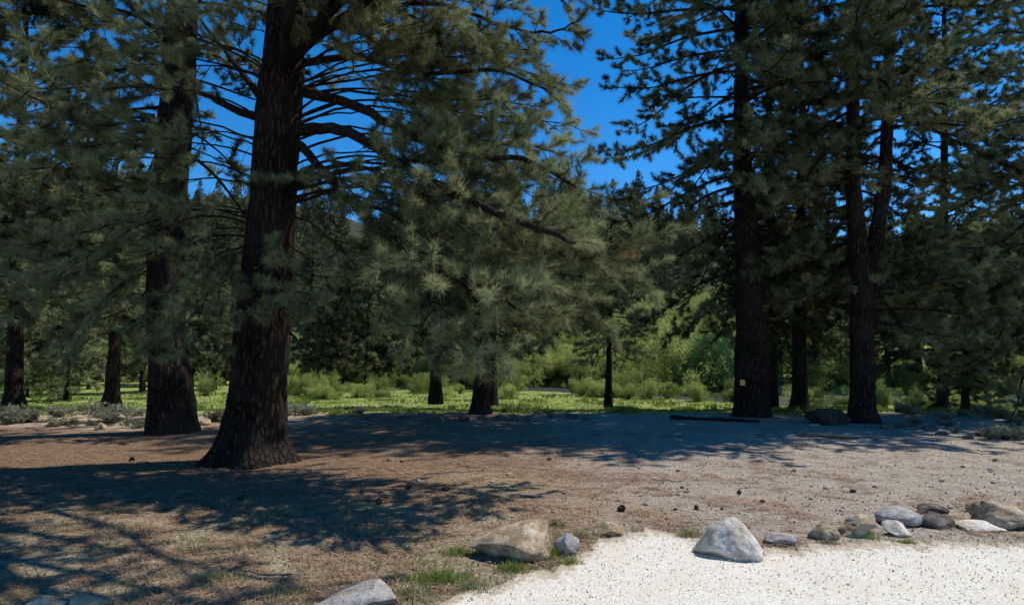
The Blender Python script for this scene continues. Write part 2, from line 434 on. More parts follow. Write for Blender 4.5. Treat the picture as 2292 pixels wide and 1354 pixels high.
tag(tri_mesh('ground_litter',place(OC,ps,rng.normal(size=(len(ps),3)),sc),np.repeat(rng.random(len(ps)),24),M['pebble_d']),'small brown bark chips and pebbles strewn over the dirt','litter',None,'stuff')
T2=np.zeros((8,9,3))
for k in range(8):
    for j in range(3):
        a=U(0,3.14); c_,s_=math.cos(a),math.sin(a); ox,oy=U(-.3,.3),U(-.3,.3)
        T2[k][j*3]=[ox-.5*c_+.03*s_,oy-.5*s_-.03*c_,0]; T2[k][j*3+1]=[ox-.5*c_-.03*s_,oy-.5*s_+.03*c_,0]; T2[k][j*3+2]=[ox+.5*c_,oy+.5*s_,.05]
ps=[];sc=[]
for _ in range(44000):
    y=3.4+13*random.random()**1.3; x=U(-.95,.85)*y
    if y<gedge(x)+.05: continue
    if noise.noise(Vector((x*1.1,y*1.1,3)))+.5*noise.noise(Vector((x*3,y*3,3)))<-.04+.04*(x+1)*(x>-1): continue
    ps.append((x,y,g(x,y)+.014)); sc.append(U(.06,.2))
tag(tri_mesh('needle_litter',place(T2,ps,np.tile([0,0,1.],(len(ps),1))+rng.normal(size=(len(ps),3))*.12,sc),np.repeat(rng.random(len(ps)),9),M['litter']),'fallen brown pine needles and twigs matted on the dirt under the left trees','pine needles',None,'stuff')
TG=templ_needles(8,16,.09,.010,3,55,.0)
ps=[];sc=[]
for _ in range(32000):
    y=19.0+20*random.random()**1.5; x=U(-.95,.95)*y
    if y>near_bank(x)-2.4: continue
    if y<20.2+3.0*noise.noise(Vector((x*.4,y*.4,0))): continue
    n1=noise.noise(Vector((x*.6,y*.6,7)))
    ps.append((x,y,g(x,y)-.01)); sc.append(U(.6,1.1)*(1+3.6*max(0,n1)))
tag(tri_mesh('meadow_grass',place(TG,ps,np.tile([0,0,1.],(len(ps),1))+rng.normal(size=(len(ps),3))*.1,sc),np.repeat(rng.random(len(ps)),48),M['grass']),'bright green meadow grass beyond the shaded dirt','grass',None,'stuff')
TD=templ_needles(8,7,.13,.006,3,65,.0)
ps=[];sc=[]
for _ in range(7400):
    y=3.3+4.2*random.random(); x=U(-.9,.1)*y
    if y<gedge(x)-.02 : continue
    if noise.noise(Vector((x*1.6,y*1.6,8)))<-.1+.08*(y-4): continue
    ps.append((x,y,g(x,y))); sc.append(U(.3,.8))
for _ in range(500):
    x=U(-.4,6.5); y=gedge(x)+random.gauss(0,.10)
    if noise.noise(Vector((x*2.2,1,8)))<-.05: continue
    ps.append((x,y,g(x,y))); sc.append(U(.2,.55))
tag(tri_mesh('dry_grass',place(TD,ps,np.tile([0,0,1.],(len(ps),1)),sc),np.repeat(rng.random(len(ps)),21),M['drygrass']),'sparse straw coloured grass in the left foreground','grass',None,'stuff')

# ---------------------------------------------------------------- rocks
def rock(x0,x1,y0,y1,mat,label,group=None,name='rock',fl=1.0,sub=4,dep=.75,cat='rock',taper=.0,peak=0.,cut=.92,hs=.9,np_=13,prof=None):
    base=G((x0+x1)/2,y1); d=base.y; w=(x1-x0)/F*d; D=w*dep
    ang=math.atan2(CAMZ,d); h=max(.3*w*fl*.6,((y1-y0)/F*(d+D*.3)-D*.35*math.sin(ang))/math.cos(ang)*.95)*hs
    bm=bmesh.new(); bmesh.ops.create_icosphere(bm,subdivisions=sub,radius=1)
    pl=[(rv(),U(.45,.82)) for _ in range(np_)]; sd=rv()*30
    for v in bm.verts:
        c=v.co.copy()
        for n_,dd in pl:
            q=c.dot(n_)
            if q>dd: c-=n_*(q-dd)*cut
        k=noise.noise(c*1.8+sd)*.13+noise.noise(c*5+sd)*.055+noise.noise(c*13+sd)*.025
        c*=1+k
        v.co=c
    for ax in range(3):
        lo=min(v.co[ax] for v in bm.verts); hi=max(v.co[ax] for v in bm.verts)
        for v in bm.verts: v.co[ax]=(v.co[ax]-lo)/(hi-lo)*2-1
    for v in bm.verts:
        zz=(v.co.z+1)/2; k=1-taper*max(0,zz-.25); hh=1.
        if prof: hh=float(np.interp(v.co.x,[a for a,_ in prof],[b for _,b in prof]))
        v.co=Vector(((v.co.x*k+peak*max(0,zz-.25))*w*.5,v.co.y*k*D*.5,(zz*h*1.3)*hh-h*.3))
    me=bpy.data.meshes.new(name); bm.to_mesh(me); bm.free()
    me.polygons.foreach_set('use_smooth',[True]*len(me.polygons)); me.materials.append(mat)
    o=bpy.data.objects.new(name,me); C.objects.link(o); k=(base.y+D*.42)/base.y
    x=base.x*(1+(k-1)*.8); o.location=(x,base.y+D*.42,g(x,base.y+D*.42)); tag(o,label,cat,group); return o
RW,RT,RG,RD=M['rock_white'],M['rock_tan'],M['rock_grey'],M['rock_dark']
EG='boulders along the gravel edge'
rock(1046,1240,1155,1262,RT,'large low tan lichen-mottled boulder at the left end of the gravel edge',EG,'boulder',1,5,hs=.82,dep=.6,cut=.95,np_=14,prof=[(-1,.55),(-.3,.85),(.35,1.0),(.8,.95),(1,.8)])
rock(1240,1297,1188,1246,RG,'small bluish grey rock in grass just right of the tan boulder',EG)
rock(1328,1392,1167,1202,RT,'small brownish rock alone on the dirt between the blue-grey rock and the big white boulder',EG)
rock(1552,1720,1158,1258,RW,'largest whitish rounded boulder standing on the gravel edge',EG,'boulder',1,5,taper=.22,peak=-.04,cut=.7,hs=.95,np_=9,prof=[(-1,.5),(-.55,.9),(-.1,1.03),(.3,.98),(.7,.8),(1,.55)])
rock(1708,1797,1191,1222,RG,'low flat grey rock touching the right side of the large white boulder',EG)
rock(1811,1877,1166,1209,RT,'small round tan rock in the middle of the gravel edge row',EG,cut=.5)
rock(1874,1978,1146,1202,RT,'blocky tan rock with a rough face right of the small round one',EG,sub=5)
rock(1978,2036,1164,1202,RW,'small bright white rock in front of the oval grey rock',EG)
rock(1964,2063,1132,1180,RG,'smooth oval light grey rock behind the small white rock',EG,cut=.4)
rock(2060,2137,1145,1184,RD,'dark grey rounded rock in the right part of the row',EG,cut=.5)
rock(2054,2120,1126,1152,RD,'small dark rock just behind the dark rounded one',EG)
rock(2143,2243,1152,1190,RW,'flat slanting whitish slab between the dark rock and the rightmost boulder',EG,fl=.6,hs=.55)
rock(2188,2350,1116,1186,RT,'big pale tan boulder cut by the right edge of the view',EG,'boulder',1,5,cut=.8,hs=.92)
rock(675,890,1300,1385,RG,'flat grey boulder at the bottom edge in the shade',EG,'boulder',1,5,hs=.8,np_=16,prof=[(-1,.35),(-.2,.7),(.5,1.0),(1,.8)])
rock(140,245,1328,1372,RT,'brown rock at the bottom edge in the lower left corner',EG,cut=.6)
rock(40,140,1338,1380,RT,'second brown rock at the bottom edge left of the corner rock',EG,cut=.6)
rock(1805,1902,908,952,M['rock_shaded'],'wide boulder between the right-hand pines, its shade put into a blackish colour',None,'boulder',1,5)
for i in range(13):
    x=820+i*40+U(-12,12); w=U(16,34); y=U(934,946)
    rock(x,x+w,y-U(8,14),y,RD,'low dark stone in the shaded row at the edge of the meadow','dark stones along the meadow edge',sub=3,cat='rock')
for i in range(9):
    x=1965+i*30+U(-12,12); w=U(22,40); y=955+i*4+U(-8,8)
    rock(x,x+w,y-U(9,15),y,RD,'dark stone in the row beside the sagebrush on the right','stones by the right sagebrush',sub=3)
for i in range(14):
    x=U(1480,2120); w=U(18,40); y=U(950,990)
    rock(x,x+w,y-U(6,9),y,RG,'flat grey stone lying around the bases of the right-hand pines','flat stones around the right-hand pines',sub=3,hs=.6)
for i in range(12):
    x=40+i*36+U(-12,12); w=U(24,50); y=U(940,968)
    rock(x,x+w,y-U(10,20),y,RT,'rough tan stone lying among the sagebrush on the left','stones by the left sagebrush',sub=3)
for i in range(54):
    x=U(700,2250); y=U(1010,1160); w=U(6,13)
    rock(x,x+w,y-w*.6,y,random.choice((RT,RD,RG)),'small loose stone lying on the open dirt','loose stones on the dirt',sub=2,name='stone',cat='stone')
def cone_mesh():
    mb=MB(); n=11
    for i in range(n):
        t=i/(n-1); zc=-.05+.1*t; r=.036*math.sin(math.pi*(.12+.8*t))
        for j in range(9):
            a=2*math.pi*(j/9)+i*.35
            c=Vector((math.cos(a),math.sin(a),0)); s=Vector((-math.sin(a),math.cos(a),0))
            b=len(mb.v); mb.v+= [c*r*.3+Z*zc-s*.008,c*r*.3+Z*zc+s*.008,c*r*1.15+Z*(zc+.014)+s*.009,c*r*1.3+Z*(zc+.02),c*r*1.15+Z*(zc+.014)-s*.009]
            mb.f.append((b,b+1,b+2,b+3,b+4))
    mb.tube([Vector((0,0,-.05)),Vector((0,0,0)),Vector((0,0,.05))],[.018,.026,.008],8)
    return mb
c0=None
for (px,py,s) in [(915,1093,1.),(1390,1143,.95),(1655,1105,.7),(1910,1102,.7),(295,1032,1.),(848,1128,.9),(1000,1098,1.),(1560,1140,.65),(1230,1030,.8),(1430,1025,.7),(540,1120,.8),(1705,1125,.6)]:
    if c0 is None: c0=cone_mesh().build('pine_cone',M['cone']); o=c0
    else: o=c0.copy(); C.objects.link(o)
    o.location=G(px,py)+Vector((0,0,.03*s)); o.scale=(s,s,s); o.rotation_euler=(U(1.2,1.8),0,U(0,6))
    tag(o,'brown open pine cone lying on the dirt','pine cone','pine cones on the dirt')
for (px,py,a,l) in [(420,1190,.3,.9),(900,1210,.1,.6),(250,1130,1.,.8),(580,1290,2.9,.5),(1020,1060,.2,.9),(150,1050,.1,1.0),(820,1180,.5,.5),(350,1040,2.8,.8),(760,1100,.4,.7),(1180,1090,.3,.5),(1500,1080,2.9,.4),(1560,965,.1,1.4),(1740,960,3.0,1.2),(2020,965,.2,1.2)]:
    q=G(px,py); mb=MB(); d=Vector((math.cos(a),math.sin(a),0)); pts=[q+d*(l*(k/6-.5))+Vector((U(-.03,.03),U(-.03,.03),.015+U(0,.02))) for k in range(7)]
    mb.tube(pts,[.010-.001*k for k in range(7)],5)
    for k in (2,3,4,5):
        e=(d+Vector((-d.y,d.x,0))*random.choice((-1,1))*U(.5,1.2)).normalized(); mb.tube([pts[k],pts[k]+e*l*.12+Z*.01,pts[k]+e*l*U(.18,.3)],[.005,.004,.002],4)
    tag(mb.build('fallen_twig',M['deadwood']),'thin fallen twig lying on the dirt','twig','fallen twigs on the dirt')

# ---------------------------------------------------------------- tree D : the big pine
def limb_from_pix(e,pl,r0,tufts,sp,sl,ts,size,tw=True,t0=.25,up=.2,wob=.02,bare=0,r=.009,rt=.2,vert=.35):
    pts=smooth_path([P(*q) if not isinstance(q,Vector) else q for q in pl],5,wob); k=len(pts); mb=MB()
    mb.tube(pts,[r0*(1-(1-rt)*(j/(k-1))**.8) for j in range(k)],8)
    leafy(pts,mb,tufts,t0,sp,sl,ts,size,tw,up,r,bare,vert)
    mb.build('limb',M['limb'],e)
def bough(e,path,end,tufts,zoff,r0,**kw):
    E=P(*end); st=at_z(path,max(2.2,E.z+zoff)); v=E-st; L=v.length
    side=Vector((-v.y,v.x,0)).normalized()
    m1=st+v*.3+Z*(.07*L+.22*max(0,zoff))+side*L*U(-.12,.12); m2=st+v*.65+Z*(.06*L+.2*max(0,zoff))+side*L*U(-.12,.12)
    limb_from_pix(e,[st,m1,m2,E],r0,tufts,**kw)
def tree_px(pl,d,top,label,name='pine_tree',sides=20,step=.3,ridge=.04,flare=.12,group=None,cat='pine tree'):
    path,rad=pixpath(pl,d,top); base=path[0]+Vector((0,0,.3)); base=Vector((base.x,base.y,g(base.x,base.y)))
    e=new_tree(name,base,label,cat,group)
    trunk_mesh(path,rad,sides,step,ridge,flare,U(0,20)).build('trunk',M['bark'],e)
    return e,path,rad
dD=10.9
D_,pathD,radD=tree_px([(562,1035,80),(567,990,68),(574,920,61),(580,850,58),(592,700,54),(605,500,51),(621,300,49),(634,150,46),(645,0,42)],dD,21,
   'massive dark pine with the thickest trunk and long bare limbs, nearest of the left trees',sides=64,step=.09,ridge=.05,flare=.26)
tD=[]; 
near=dict(sp=.15,sl=1.0,ts=.09,size=1.02)
LD=[ ([(670,292,10.8),(760,290,10.2),(860,345,9.4),(1000,430,8.2),(1150,490,7.2),(1290,545,6.8)],.12,dict(t0=.68)),
     ([(675,205,10.8),(790,235,10.2),(900,292,9.3),(1050,345,8.7),(1190,360,8.4),(1290,420,8.2)],.105,dict(t0=.58)),
     ([(672,325,10.8),(740,400,10.0),(820,490,8.9),(950,590,7.6),(1080,637,6.9),(1190,642,6.6)],.085,dict(t0=.62)),
     ([(1000,600,7.9),(1070,680,7.2),(1060,740,6.9),(1075,790,6.7)],.03,dict(t0=.1)),
     ([(950,590,8.2),(960,680,7.6),(940,740,7.3),(960,775,7.1)],.03,dict(t0=.3)),
     ([(1100,480,8.6),(1230,520,8.3),(1350,560,8.2),(1450,520,8.3)],.035,dict(t0=.2)),
     ([(1080,637,7.4),(1180,700,7.2),(1260,690,7.3)],.025,dict(t0=.2)),
     ([(575,262,11),(510,238,11.1),(440,205,11.4),(300,192,12),(200,210,12.2)],.09,dict(t0=.5)),
     ([(580,215,11),(520,135,11.3),(460,60,11.5),(400,-40,12)],.075,dict(t0=.5)),
     ([(685,140,10.8),(800,128,10.4),(950,165,10.0),(1120,160,9.6),(1260,225,9.5)],.08,dict(t0=.3)),
     ([(690,90,10.8),(820,30,10.3),(980,10,10),(1130,60,9.7),(1230,72,9.5),(1300,45,9.4)],.06,dict(t0=.2)),
     ([(690,60,10.8),(850,-40,10.5),(1020,-60,10.2),(1200,-40,10),(1280,20,9.9)],.06,dict(t0=.2)),
     ([(645,740,10.9),(700,790,10.5),(790,803,10.1),(900,815,9.8)],.022,dict(t0=.3,sp=.3,bare=.85)),
     ([(580,610,10.7),(600,650,10.1),(640,690,9.6),(690,715,9.3)],.022,dict(t0=.45,sl=.55)),
   ]
for pl,r0,kw in LD:
    a=dict(near); a.update(kw); limb_from_pix(D_,pl,r0,tD,**a)
B=[ # px,py,depth,zoff
 (880,540,8.8,1.2),(1120,560,7.6,1.6),(1180,760,7.2,2.2),(1250,640,7.5,1.8),(1340,590,8,1.6),(1430,470,8.6,1.0),(1440,640,8.8,1.8),
 (870,700,8.6,1.6),(1310,720,8.6,2.4),(1240,450,8.6,.8),(1150,620,7.9,2.0),(960,640,8.4,2.0),(1090,760,7.4,2.6),(1370,740,9.2,2.4),
 (430,760,9,1.2),(310,740,9,1.4),(210,690,9,1.4),(100,640,9.3,1.4),(140,460,10,.5),(60,380,9,.3),(40,560,9,.8),(150,760,9.6,1.8),(440,640,9.6,.8),(200,520,9.4,.6),
 (20,700,9.2,1.6),(120,350,9.6,.3),(40,100,9.4,.1),(160,130,9.6,.1),(20,280,9.2,.2),
 (690,690,9.3,1.2),(560,700,9.2,1.0),(1000,180,9.2,.3),(1130,220,9,.3),(1200,110,9.3,.1),(1240,340,9,.5),(1130,420,9,.7),(460,20,9.5,0),
 (250,60,9,0),(100,50,9,0),(60,200,9,.1),(160,300,9.4,.2),(720,-10,8.8,0),(820,60,8.9,.1),(900,60,8.8,.1),(1060,60,8.6,0),(960,120,9.3,.1),
 (1220,240,10.6,.3),(1080,330,10.8,.4),(1200,270,11.2,.3),(860,10,11.4,0),(1000,120,11.6,.1),(1160,20,11.2,0),(1200,390,10.2,.7),(200,330,10.3,.3),(1260,350,10,.7),(1140,280,9.8,.4),(1060,250,10.2,.4),(1230,150,10,.2),(1110,110,8.9,.1),(1040,400,9.2,.6),(1280,280,9.6,.5),(1290,200,10.2,.3)]
for (a,b,c_,zo) in B:
    E=P(a,b,c_); L=(E-at_z(pathD,max(2,E.z+zo))).length
    bough(D_,pathD,(a,b,c_),tD,zo,.008+.0045*L,t0=(.44 if a>850 else .36) if L>3 else .3,sp=.18,sl=1.05,ts=.10,size=1.05,tw=False,vert=.45)
foliage('crown',tD,TN['near'],M['needle'],D_)
tR=[(tuple(P(1412+U(-16,16),566+U(-12,14),8.2+U(-.1,.1))),tuple(rv()),U(.45,.7),random.random()) for _ in range(6)]  # tufts placed to stand in for an orange lens flare
foliage('flare_clump',tR,TN['near'],M['rust'],D_)['label']='small rust brown needle clump standing in for an orange lens flare'
tD2=[]
grow(D_,pathD,radD,8.8,20.5,18,5.2,tD2,'mid',.46,1.0,.20,1.0,low_droop=.25,shape=.6,lowlen=.9)
grow(D_,pathD,radD,7.0,8.4,20,8.9,tD2,'mid',.36,.9,.20,.95,low_droop=-.03,shape=.03,lowlen=1.,azs=(-1.2,-.58),rise0=.05,lvar=(.7,1.1),wob=.09)  # limbs above the view, added to shade the left foreground
grow(D_,pathD,radD,8.4,11.2,24,9.2,tD2,'mid',.40,.9,.21,.95,low_droop=-.03,shape=.03,lowlen=1.,azs=(-1.15,-.5),rise0=.10,lvar=(.75,1.1),wob=.09)  # higher unseen limbs, also added to dapple the left foreground
foliage('upper_and_shade_crown',tD2,TN['mid'],M['needle'],D_)  # needles of the upper limbs and of those added for shade

# ---------------------------------------------------------------- tree C
dC=14.9
C_,pathC,radC=tree_px([(387,972,52),(384,930,48),(382,880,44),(378,800,40),(371,700,38),(374,500,37),(390,300,36),(404,100,34),(410,0,32)],dC,24,
   'second thick pine trunk just left of the massive pine, ridged bark at its foot',sides=48,step=.14,ridge=.05,flare=.12)
t=[]
for pl,r0,kw in [([(345,140,14.8),(280,125,14.2),(180,150,13.5),(60,200,13)],.06,{}),
     ([(350,200,14.8),(300,190,14.4),(200,215,13.6),(90,300,13)],.06,{}),
     ([(340,320,14.8),(260,300,14.0),(150,360,13.2),(20,420,12.8)],.06,{}),
     ([(335,420,14.8),(250,470,14.),(160,520,13.4),(60,560,13)],.05,{}),
     ([(332,560,14.8),(260,540,14.4),(160,560,14),(60,620,13.6)],.045,{}),
     ([(340,60,14.8),(260,20,14.2),(120,20,13.6),(0,60,13)],.06,{}),
     ([(420,330,14.8),(470,350,14.8),(520,380,14.9)],.03,dict(bare=.4)),
     ([(440,300,14.8),(500,350,15),(560,400,15.2),(720,430,15.5)],.03,dict(bare=.3)),
     ([(335,640,14.6),(290,690,14.2),(200,720,13.8),(100,740,13.6)],.035,{}),
     ([(340,500,14.8),(250,420,14.9),(150,400,15),(50,420,15)],.04,{}),
     ([(340,100,14.8),(250,60,15),(150,80,15.4),(50,120,15.6)],.05,{}),
     ([(345,260,14.8),(270,250,15),(190,290,15.4),(90,330,15.6)],.05,{}),
     ([(350,40,14.8),(270,0,14.6),(170,-20,14.4),(60,0,14.2)],.05,{}),
     ([(400,620,14.6),(440,680,14),(480,720,13.5)],.025,dict(sl=.6))]:
    a=dict(sp=.15,sl=1.3,ts=.12,size=1.1,tw=False,t0=.28,vert=.5); a.update(kw); limb_from_pix(C_,pl,r0,t,**a)
cok=lambda az,z: not ((az<1.2 or az>5.0) and z<8.5) and not (4.0<az<5.6 and z<11)
grow(C_,pathC,radC,6.0,23.5,92,4.9,t,'mid',.23,1.1,.14,1.1,low_droop=.3,shape=.6,lowlen=.85,azok=cok)
foliage('crown',t,TN['mid'],M['needle'],C_)

pathN=[Vector((-12.2,10.2,-.2)),Vector((-12.2,10.2,6)),Vector((-12.1,10.3,14)),Vector((-12,10.3,20))]; radN=[.42,.34,.2,.03]
N_=new_tree('pine_tree',Vector((-12.2,10.2,0)),'dark pine whose limbs reach in from the left edge of the view','pine tree')
trunk_mesh(pathN,radN,20,.4,.04,.2,3).build('trunk',M['bark'],N_); t=[]
grow(N_,pathN,radN,3.4,19.5,74,5.8,t,'mid',.22,1.1,.13,1.05,low_droop=.3,shape=.6,lowlen=.9)
foliage('crown',t,TN['mid'],M['needle'],N_)

# ---------------------------------------------------------------- right pines
def std(pl,d,top,label,z0,n,lmax,lod='mid',sides=20,step=.3,flare=.12,mat='needle',sp=.25,sl=.95,ts=.15,size=1.1,limbpart=True,shape=.6,lowlen=.8,name='pine_tree',low_droop=.35,second=None,front=None,azok=None):
    e,path,rad=tree_px(pl,d,top,label,name,sides,step,.035 if sides>14 else .015,flare)
    t=[]
    grow(e,path,rad,z0,top-.4,n,lmax,t,lod,sp,sl,ts,size,low_droop,azok,limbpart,.5,0.,shape,lowlen)
    for fr in (front or []): grow(e,path,rad,fr[0],fr[1],fr[2],fr[3],t,lod,sp,sl,ts,size,.3,None,limbpart,.5,0.,.2,1.,fr[4])
    if second:
        p2,r2=pixpath(second[0],d,second[1]); p2=p2[1:]; r2=r2[1:]
        trunk_mesh(p2,r2,14,.3,.02,0,5).build('second_stem',M['bark'],e)
        grow(e,p2,r2,second[2],second[1]-.4,second[3],second[4],t,lod,sp,sl,ts,size,low_droop,azok,limbpart,.5,0.,shape,lowlen)
    foliage('crown',t,TN[lod],M[mat],e)
    return e
nofront=lambda zz: (lambda az,z: not (3.9<az<5.6 and z<zz))
I_=std([(1683,932,39),(1682,900,37),(1682,850,36),(1682,700,33),(1672,560,26),(1664,430,20),(1660,300,17),(1660,150,15),(1658,0,13)],18.9,24,
   'tall straight pine with a small yellow tag on its trunk, right of the sky gap',3.8,124,5.7,sides=32,step=.2,ts=.12,sp=.19,sl=1.15,shape=.28,azok=nofront(8.0))
J_=std([(1788,919,22),(1789,890,17),(1790,850,15),(1790,700,13),(1792,500,10),(1794,300,8)],21.2,16,
   'slender dark pine trunk between the tagged pine and the forked pine',2.8,84,3.4,'mid',16,mat='needle_dark',sp=.2)
K_=std([(1932,947,32),(1930,915,27),(1930,850,25),(1930,700,24),(1933,630,26),(1920,540,19),(1911,430,16),(1908,250,14),(1906,100,13),(1905,0,12)],17.2,23,
   'pine whose trunk forks into two stems halfway up, in the right group',3.7,92,4.8,sides=28,step=.2,ts=.12,sp=.2,sl=1.1,shape=.38,second=([(1942,650,17),(1962,530,16),(1980,410,14),(1987,250,12),(1994,0,11)],21,5.6,30,4.0),front=[(8,13,12,5.6,(-2.3,-1.0)),(2.6,4.6,9,4.4,(-.75,.3))],azok=nofront(8.0))  # upper front limbs added to cast shade on the dirt ahead
L_=std([(2385,925,30),(2385,800,26),(2380,500,20),(2370,200,14),(2365,0,12)],19.5,24,
   'pine at the right edge of the view, only its hanging limbs showing',2.2,112,5.4,sides=16,sp=.2,ts=.12,lowlen=.9,sl=1.15,shape=.3,front=[(2.4,9,18,5.2,(-3.6,-2.2))])
O_=std([(1730,905,12),(1730,800,10),(1728,600,9),(1722,300,7),(1718,100,6)],25.,20,
   'thin pine half hidden right behind the tagged pine',3.6,76,3.8,'mid',12,mat='needle_dark',sp=.23,limbpart=True,shape=.45)
Q_=std([(2110,905,12),(2110,800,10),(2112,600,9),(2114,300,7),(2116,100,6)],27.,21,
   'thin dark pine behind the gap between the forked pine and the right edge',3.2,84,4.2,'mid',12,mat='needle_dark',sp=.22,limbpart=True,shape=.4)
E_=std([(975,889,15),(975,860,13),(975,820,12),(973,700,9),(972,560,5)],28.,10,'slim pine trunk left of the centre pines on the meadow',3.0,34,2.3,'low',12,.5)
F_=std([(1073,927,26),(1076,900,19),(1079,860,17),(1080,780,14),(1080,650,10),(1082,500,6)],19.9,8.2,'mid-sized pine in the centre standing on the shadow edge, its trunk dark and flared',2.5,50,2.7,'mid',16,.3,sp=.22)
G_=std([(1101,891,13),(1102,860,11),(1102,800,9),(1104,650,6)],27.5,9.5,'thin pine right behind the centre pine',3,34,2.2,'low',12,.5)
H_=std([(1362,896,9),(1362,860,7),(1363,800,6),(1365,650,5),(1368,500,2)],26.,8.3,'young slender pine with an airy crown alone right of centre',2.2,56,2.5,'mid',12,.4,shape=.55,ts=.15,sp=.22)
B_=std([(248,908,21),(250,880,15),(253,830,13),(259,750,12),(262,650,11),(263,500,8)],23.,10.5,'mid-sized pine with a curved trunk left of the two thick trunks',2.6,60,3.2,'mid',16,.3,sp=.21)
A_=std([(30,908,22),(31,880,18),(33,800,15),(38,600,13),(45,400,11),(50,200,9)],23.5,19,'dark pine at the left edge of the view behind the sagebrush',2.8,80,4.0,'mid',16,.3,sp=.21,shape=.45)
S_=std([(2160,905,8),(2160,860,7),(2162,800,5),(2163,740,3)],22.,4.0,'low dark young fir with drooping branches near the right edge',.5,60,1.9,'mid',10,.4,mat='needle_dark',name='fir_tree',size=.8,sl=.5)

b=P(1662,856,18.9-.55); e=bpy.data.objects.new('sign',None); C.objects.link(e); e.location=b
tag(e,'small yellow square tag nailed to the trunk of the tall right pine','sign')
def boxmesh(name,sx,sy,sz,mat,parent,loc=(0,0,0),bev=.004):
    bm=bmesh.new(); bmesh.ops.create_cube(bm,size=1)
    for v in bm.verts: v.co=Vector((v.co.x*sx+loc[0],v.co.y*sy+loc[1],v.co.z*sz+loc[2]))
    if bev: bmesh.ops.bevel(bm,geom=bm.edges[:],offset=bev,segments=2,affect='EDGES')
    me=bpy.data.meshes.new(name); bm.to_mesh(me); bm.free(); me.materials.append(mat)
    o=bpy.data.objects.new(name,me); C.objects.link(o)
    if parent: o.parent=parent
    return o
boxmesh('plate',.15,.012,.17,M['yellow'],e); boxmesh('nail',.014,.01,.014,M['black'],e,(0,-.01,.06),.002)

pl=[G(1500,938),G(1570,940),G(1640,944),G(1700,946)]
pl=[q+Vector((0,0,.04+U(-.02,.02))) for q in pl]
mb=MB(); mb.tube(smooth_path(pl,6,.015),[.07-.035*i/18 for i in range(19)],12); mb.v=[v+rv()*.006 for v in mb.v]
o=mb.build('fallen_log',M['limb']); tag(o,'thin dark fallen log lying in the shade in front of the tagged pine','log')
p0=G(1795,975); p1=G(1965,985)
o=boxmesh('wooden_board',(p1-p0).length,.16,.04,M['deadwood'],None); o.location=(p0+p1)/2+Vector((0,0,.035)); o.rotation_euler=(0,.01,math.atan2(p1.y-p0.y,p1.x-p0.x))
tag(o,'weathered grey board lying on the shaded dirt below the forked pine','board')

# ---------------------------------------------------------------- shrubs
def copy_tree(o,parent=None):
    c=o.copy(); C.objects.link(c); c.parent=parent
    for ch in list(o.children):
        d=ch.copy(); C.objects.link(d); d.parent=c
    return c
def shrub_proto(name,R,H,n,T,mat,stems,up=.3,lobes=7):
    e=bpy.data.objects.new(name,None); C.objects.link(e); mb=MB(); t=[]
    cs=[]
    for i in range(lobes):
        a=U(0,6.28); r=R*U(.1,1.0); cs.append((Vector((math.cos(a)*r,math.sin(a)*r,H*U(.2,.8))),U(.16,.42)))
    for i in range(stems):
        c,_=random.choice(cs); tip=c+rv()*R*.3; tip.z=abs(tip.z)
        b=Vector((U(-.15,.15)*R,U(-.15,.15)*R,-.05)); mid=b.lerp(tip,.5)+rv()*R*.1
        mb.tube([b,mid,tip],[.02*H/1.5,.014*H/1.5,.004],4,False)
    for i in range(n):
        c,s=random.choice(cs); o=rv(); o=Vector((o.x*R*s,o.y*R*s,o.z*H*s*.9))*(random.random()**.35)*(1+.5*noise.noise(o*3))
        q=c+o
        if q.z<.02: q.z=U(.02,.2)
        d=(o.normalized()*.6+Z*up+rv()*.5).normalized()
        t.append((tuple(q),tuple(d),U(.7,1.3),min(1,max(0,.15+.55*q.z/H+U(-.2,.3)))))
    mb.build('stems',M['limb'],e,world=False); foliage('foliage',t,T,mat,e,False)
    return e
TW=templ_leaves(8,10,.22,.14,.045); TS=templ_needles(8,12,.10,.018,5,80,.02)
willows=[shrub_proto('willow_shrub',2.1,U(1.3,2.8),800,TW,M['willow'],26,.3,14) for _ in range(6)]
sages=[shrub_proto('sagebrush',.55,U(.35,.55),360,TS,M['sage'],20,.6,12) for _ in range(4)]
used=set()
def put(protos,x,y,s,label,cat,group,sz=None,sink=.03):
    i=random.randrange(len(protos)); pr=protos[i]
    if id(pr) in used: o=copy_tree(pr)
    else: o=pr; used.add(id(pr))
    o.location=(x,y,g(x,y)-sink); o.rotation_euler=(0,0,U(0,6.28)); o.scale=(s,s,s*(sz or U(.7,1.3))); tag(o,label,cat,group)
    return o
k=0
while k<105:
    x=U(-46,34); nb=near_bank(x); y=nb-U(.8,6)
    if abs(x)>y*.92: continue
    px=CX+F*x/y
    if 1170<px<1275: continue
    if px>1530 and random.random()<.4: continue
    put(willows,x,y,U(.3,.55) if px>1275 else U(.5,.95),'rounded light green willow shrub on the near river bank','shrub','willow shrubs on the near bank'); k+=1
k=0
while k<150:
    x=U(-66,70); nb=near_bank(x); y=nb+RW_+1+26*random.random()**1.3
    if abs(x)>y*.9: continue
    px=CX+F*x/y
    if not 1380<px<1760 and y>nb+RW_+8: continue
    put(willows,x,y,U(.8,1.6),'leafy bright green willow shrub across the river','shrub','willow shrubs across the river'); k+=1
k=0
while k<34:
    y=U(58,88); px=U(1390,1640); x=(px-CX)/F*y
    if y<near_bank(x)+RW_+2: continue
    put(willows,x,y,U(1.2,2.1),'leafy bright green willow shrub across the river','shrub','willow shrubs across the river'); k+=1
LS=[(690,885),(720,880),(660,880),(760,878),(855,880),(90,880),(120,872),(150,885),(20,880),(1440,885),(1480,882),(1300,886),(800,890),(460,885),(930,878),(1540,885),(1900,885),(1840,880)]
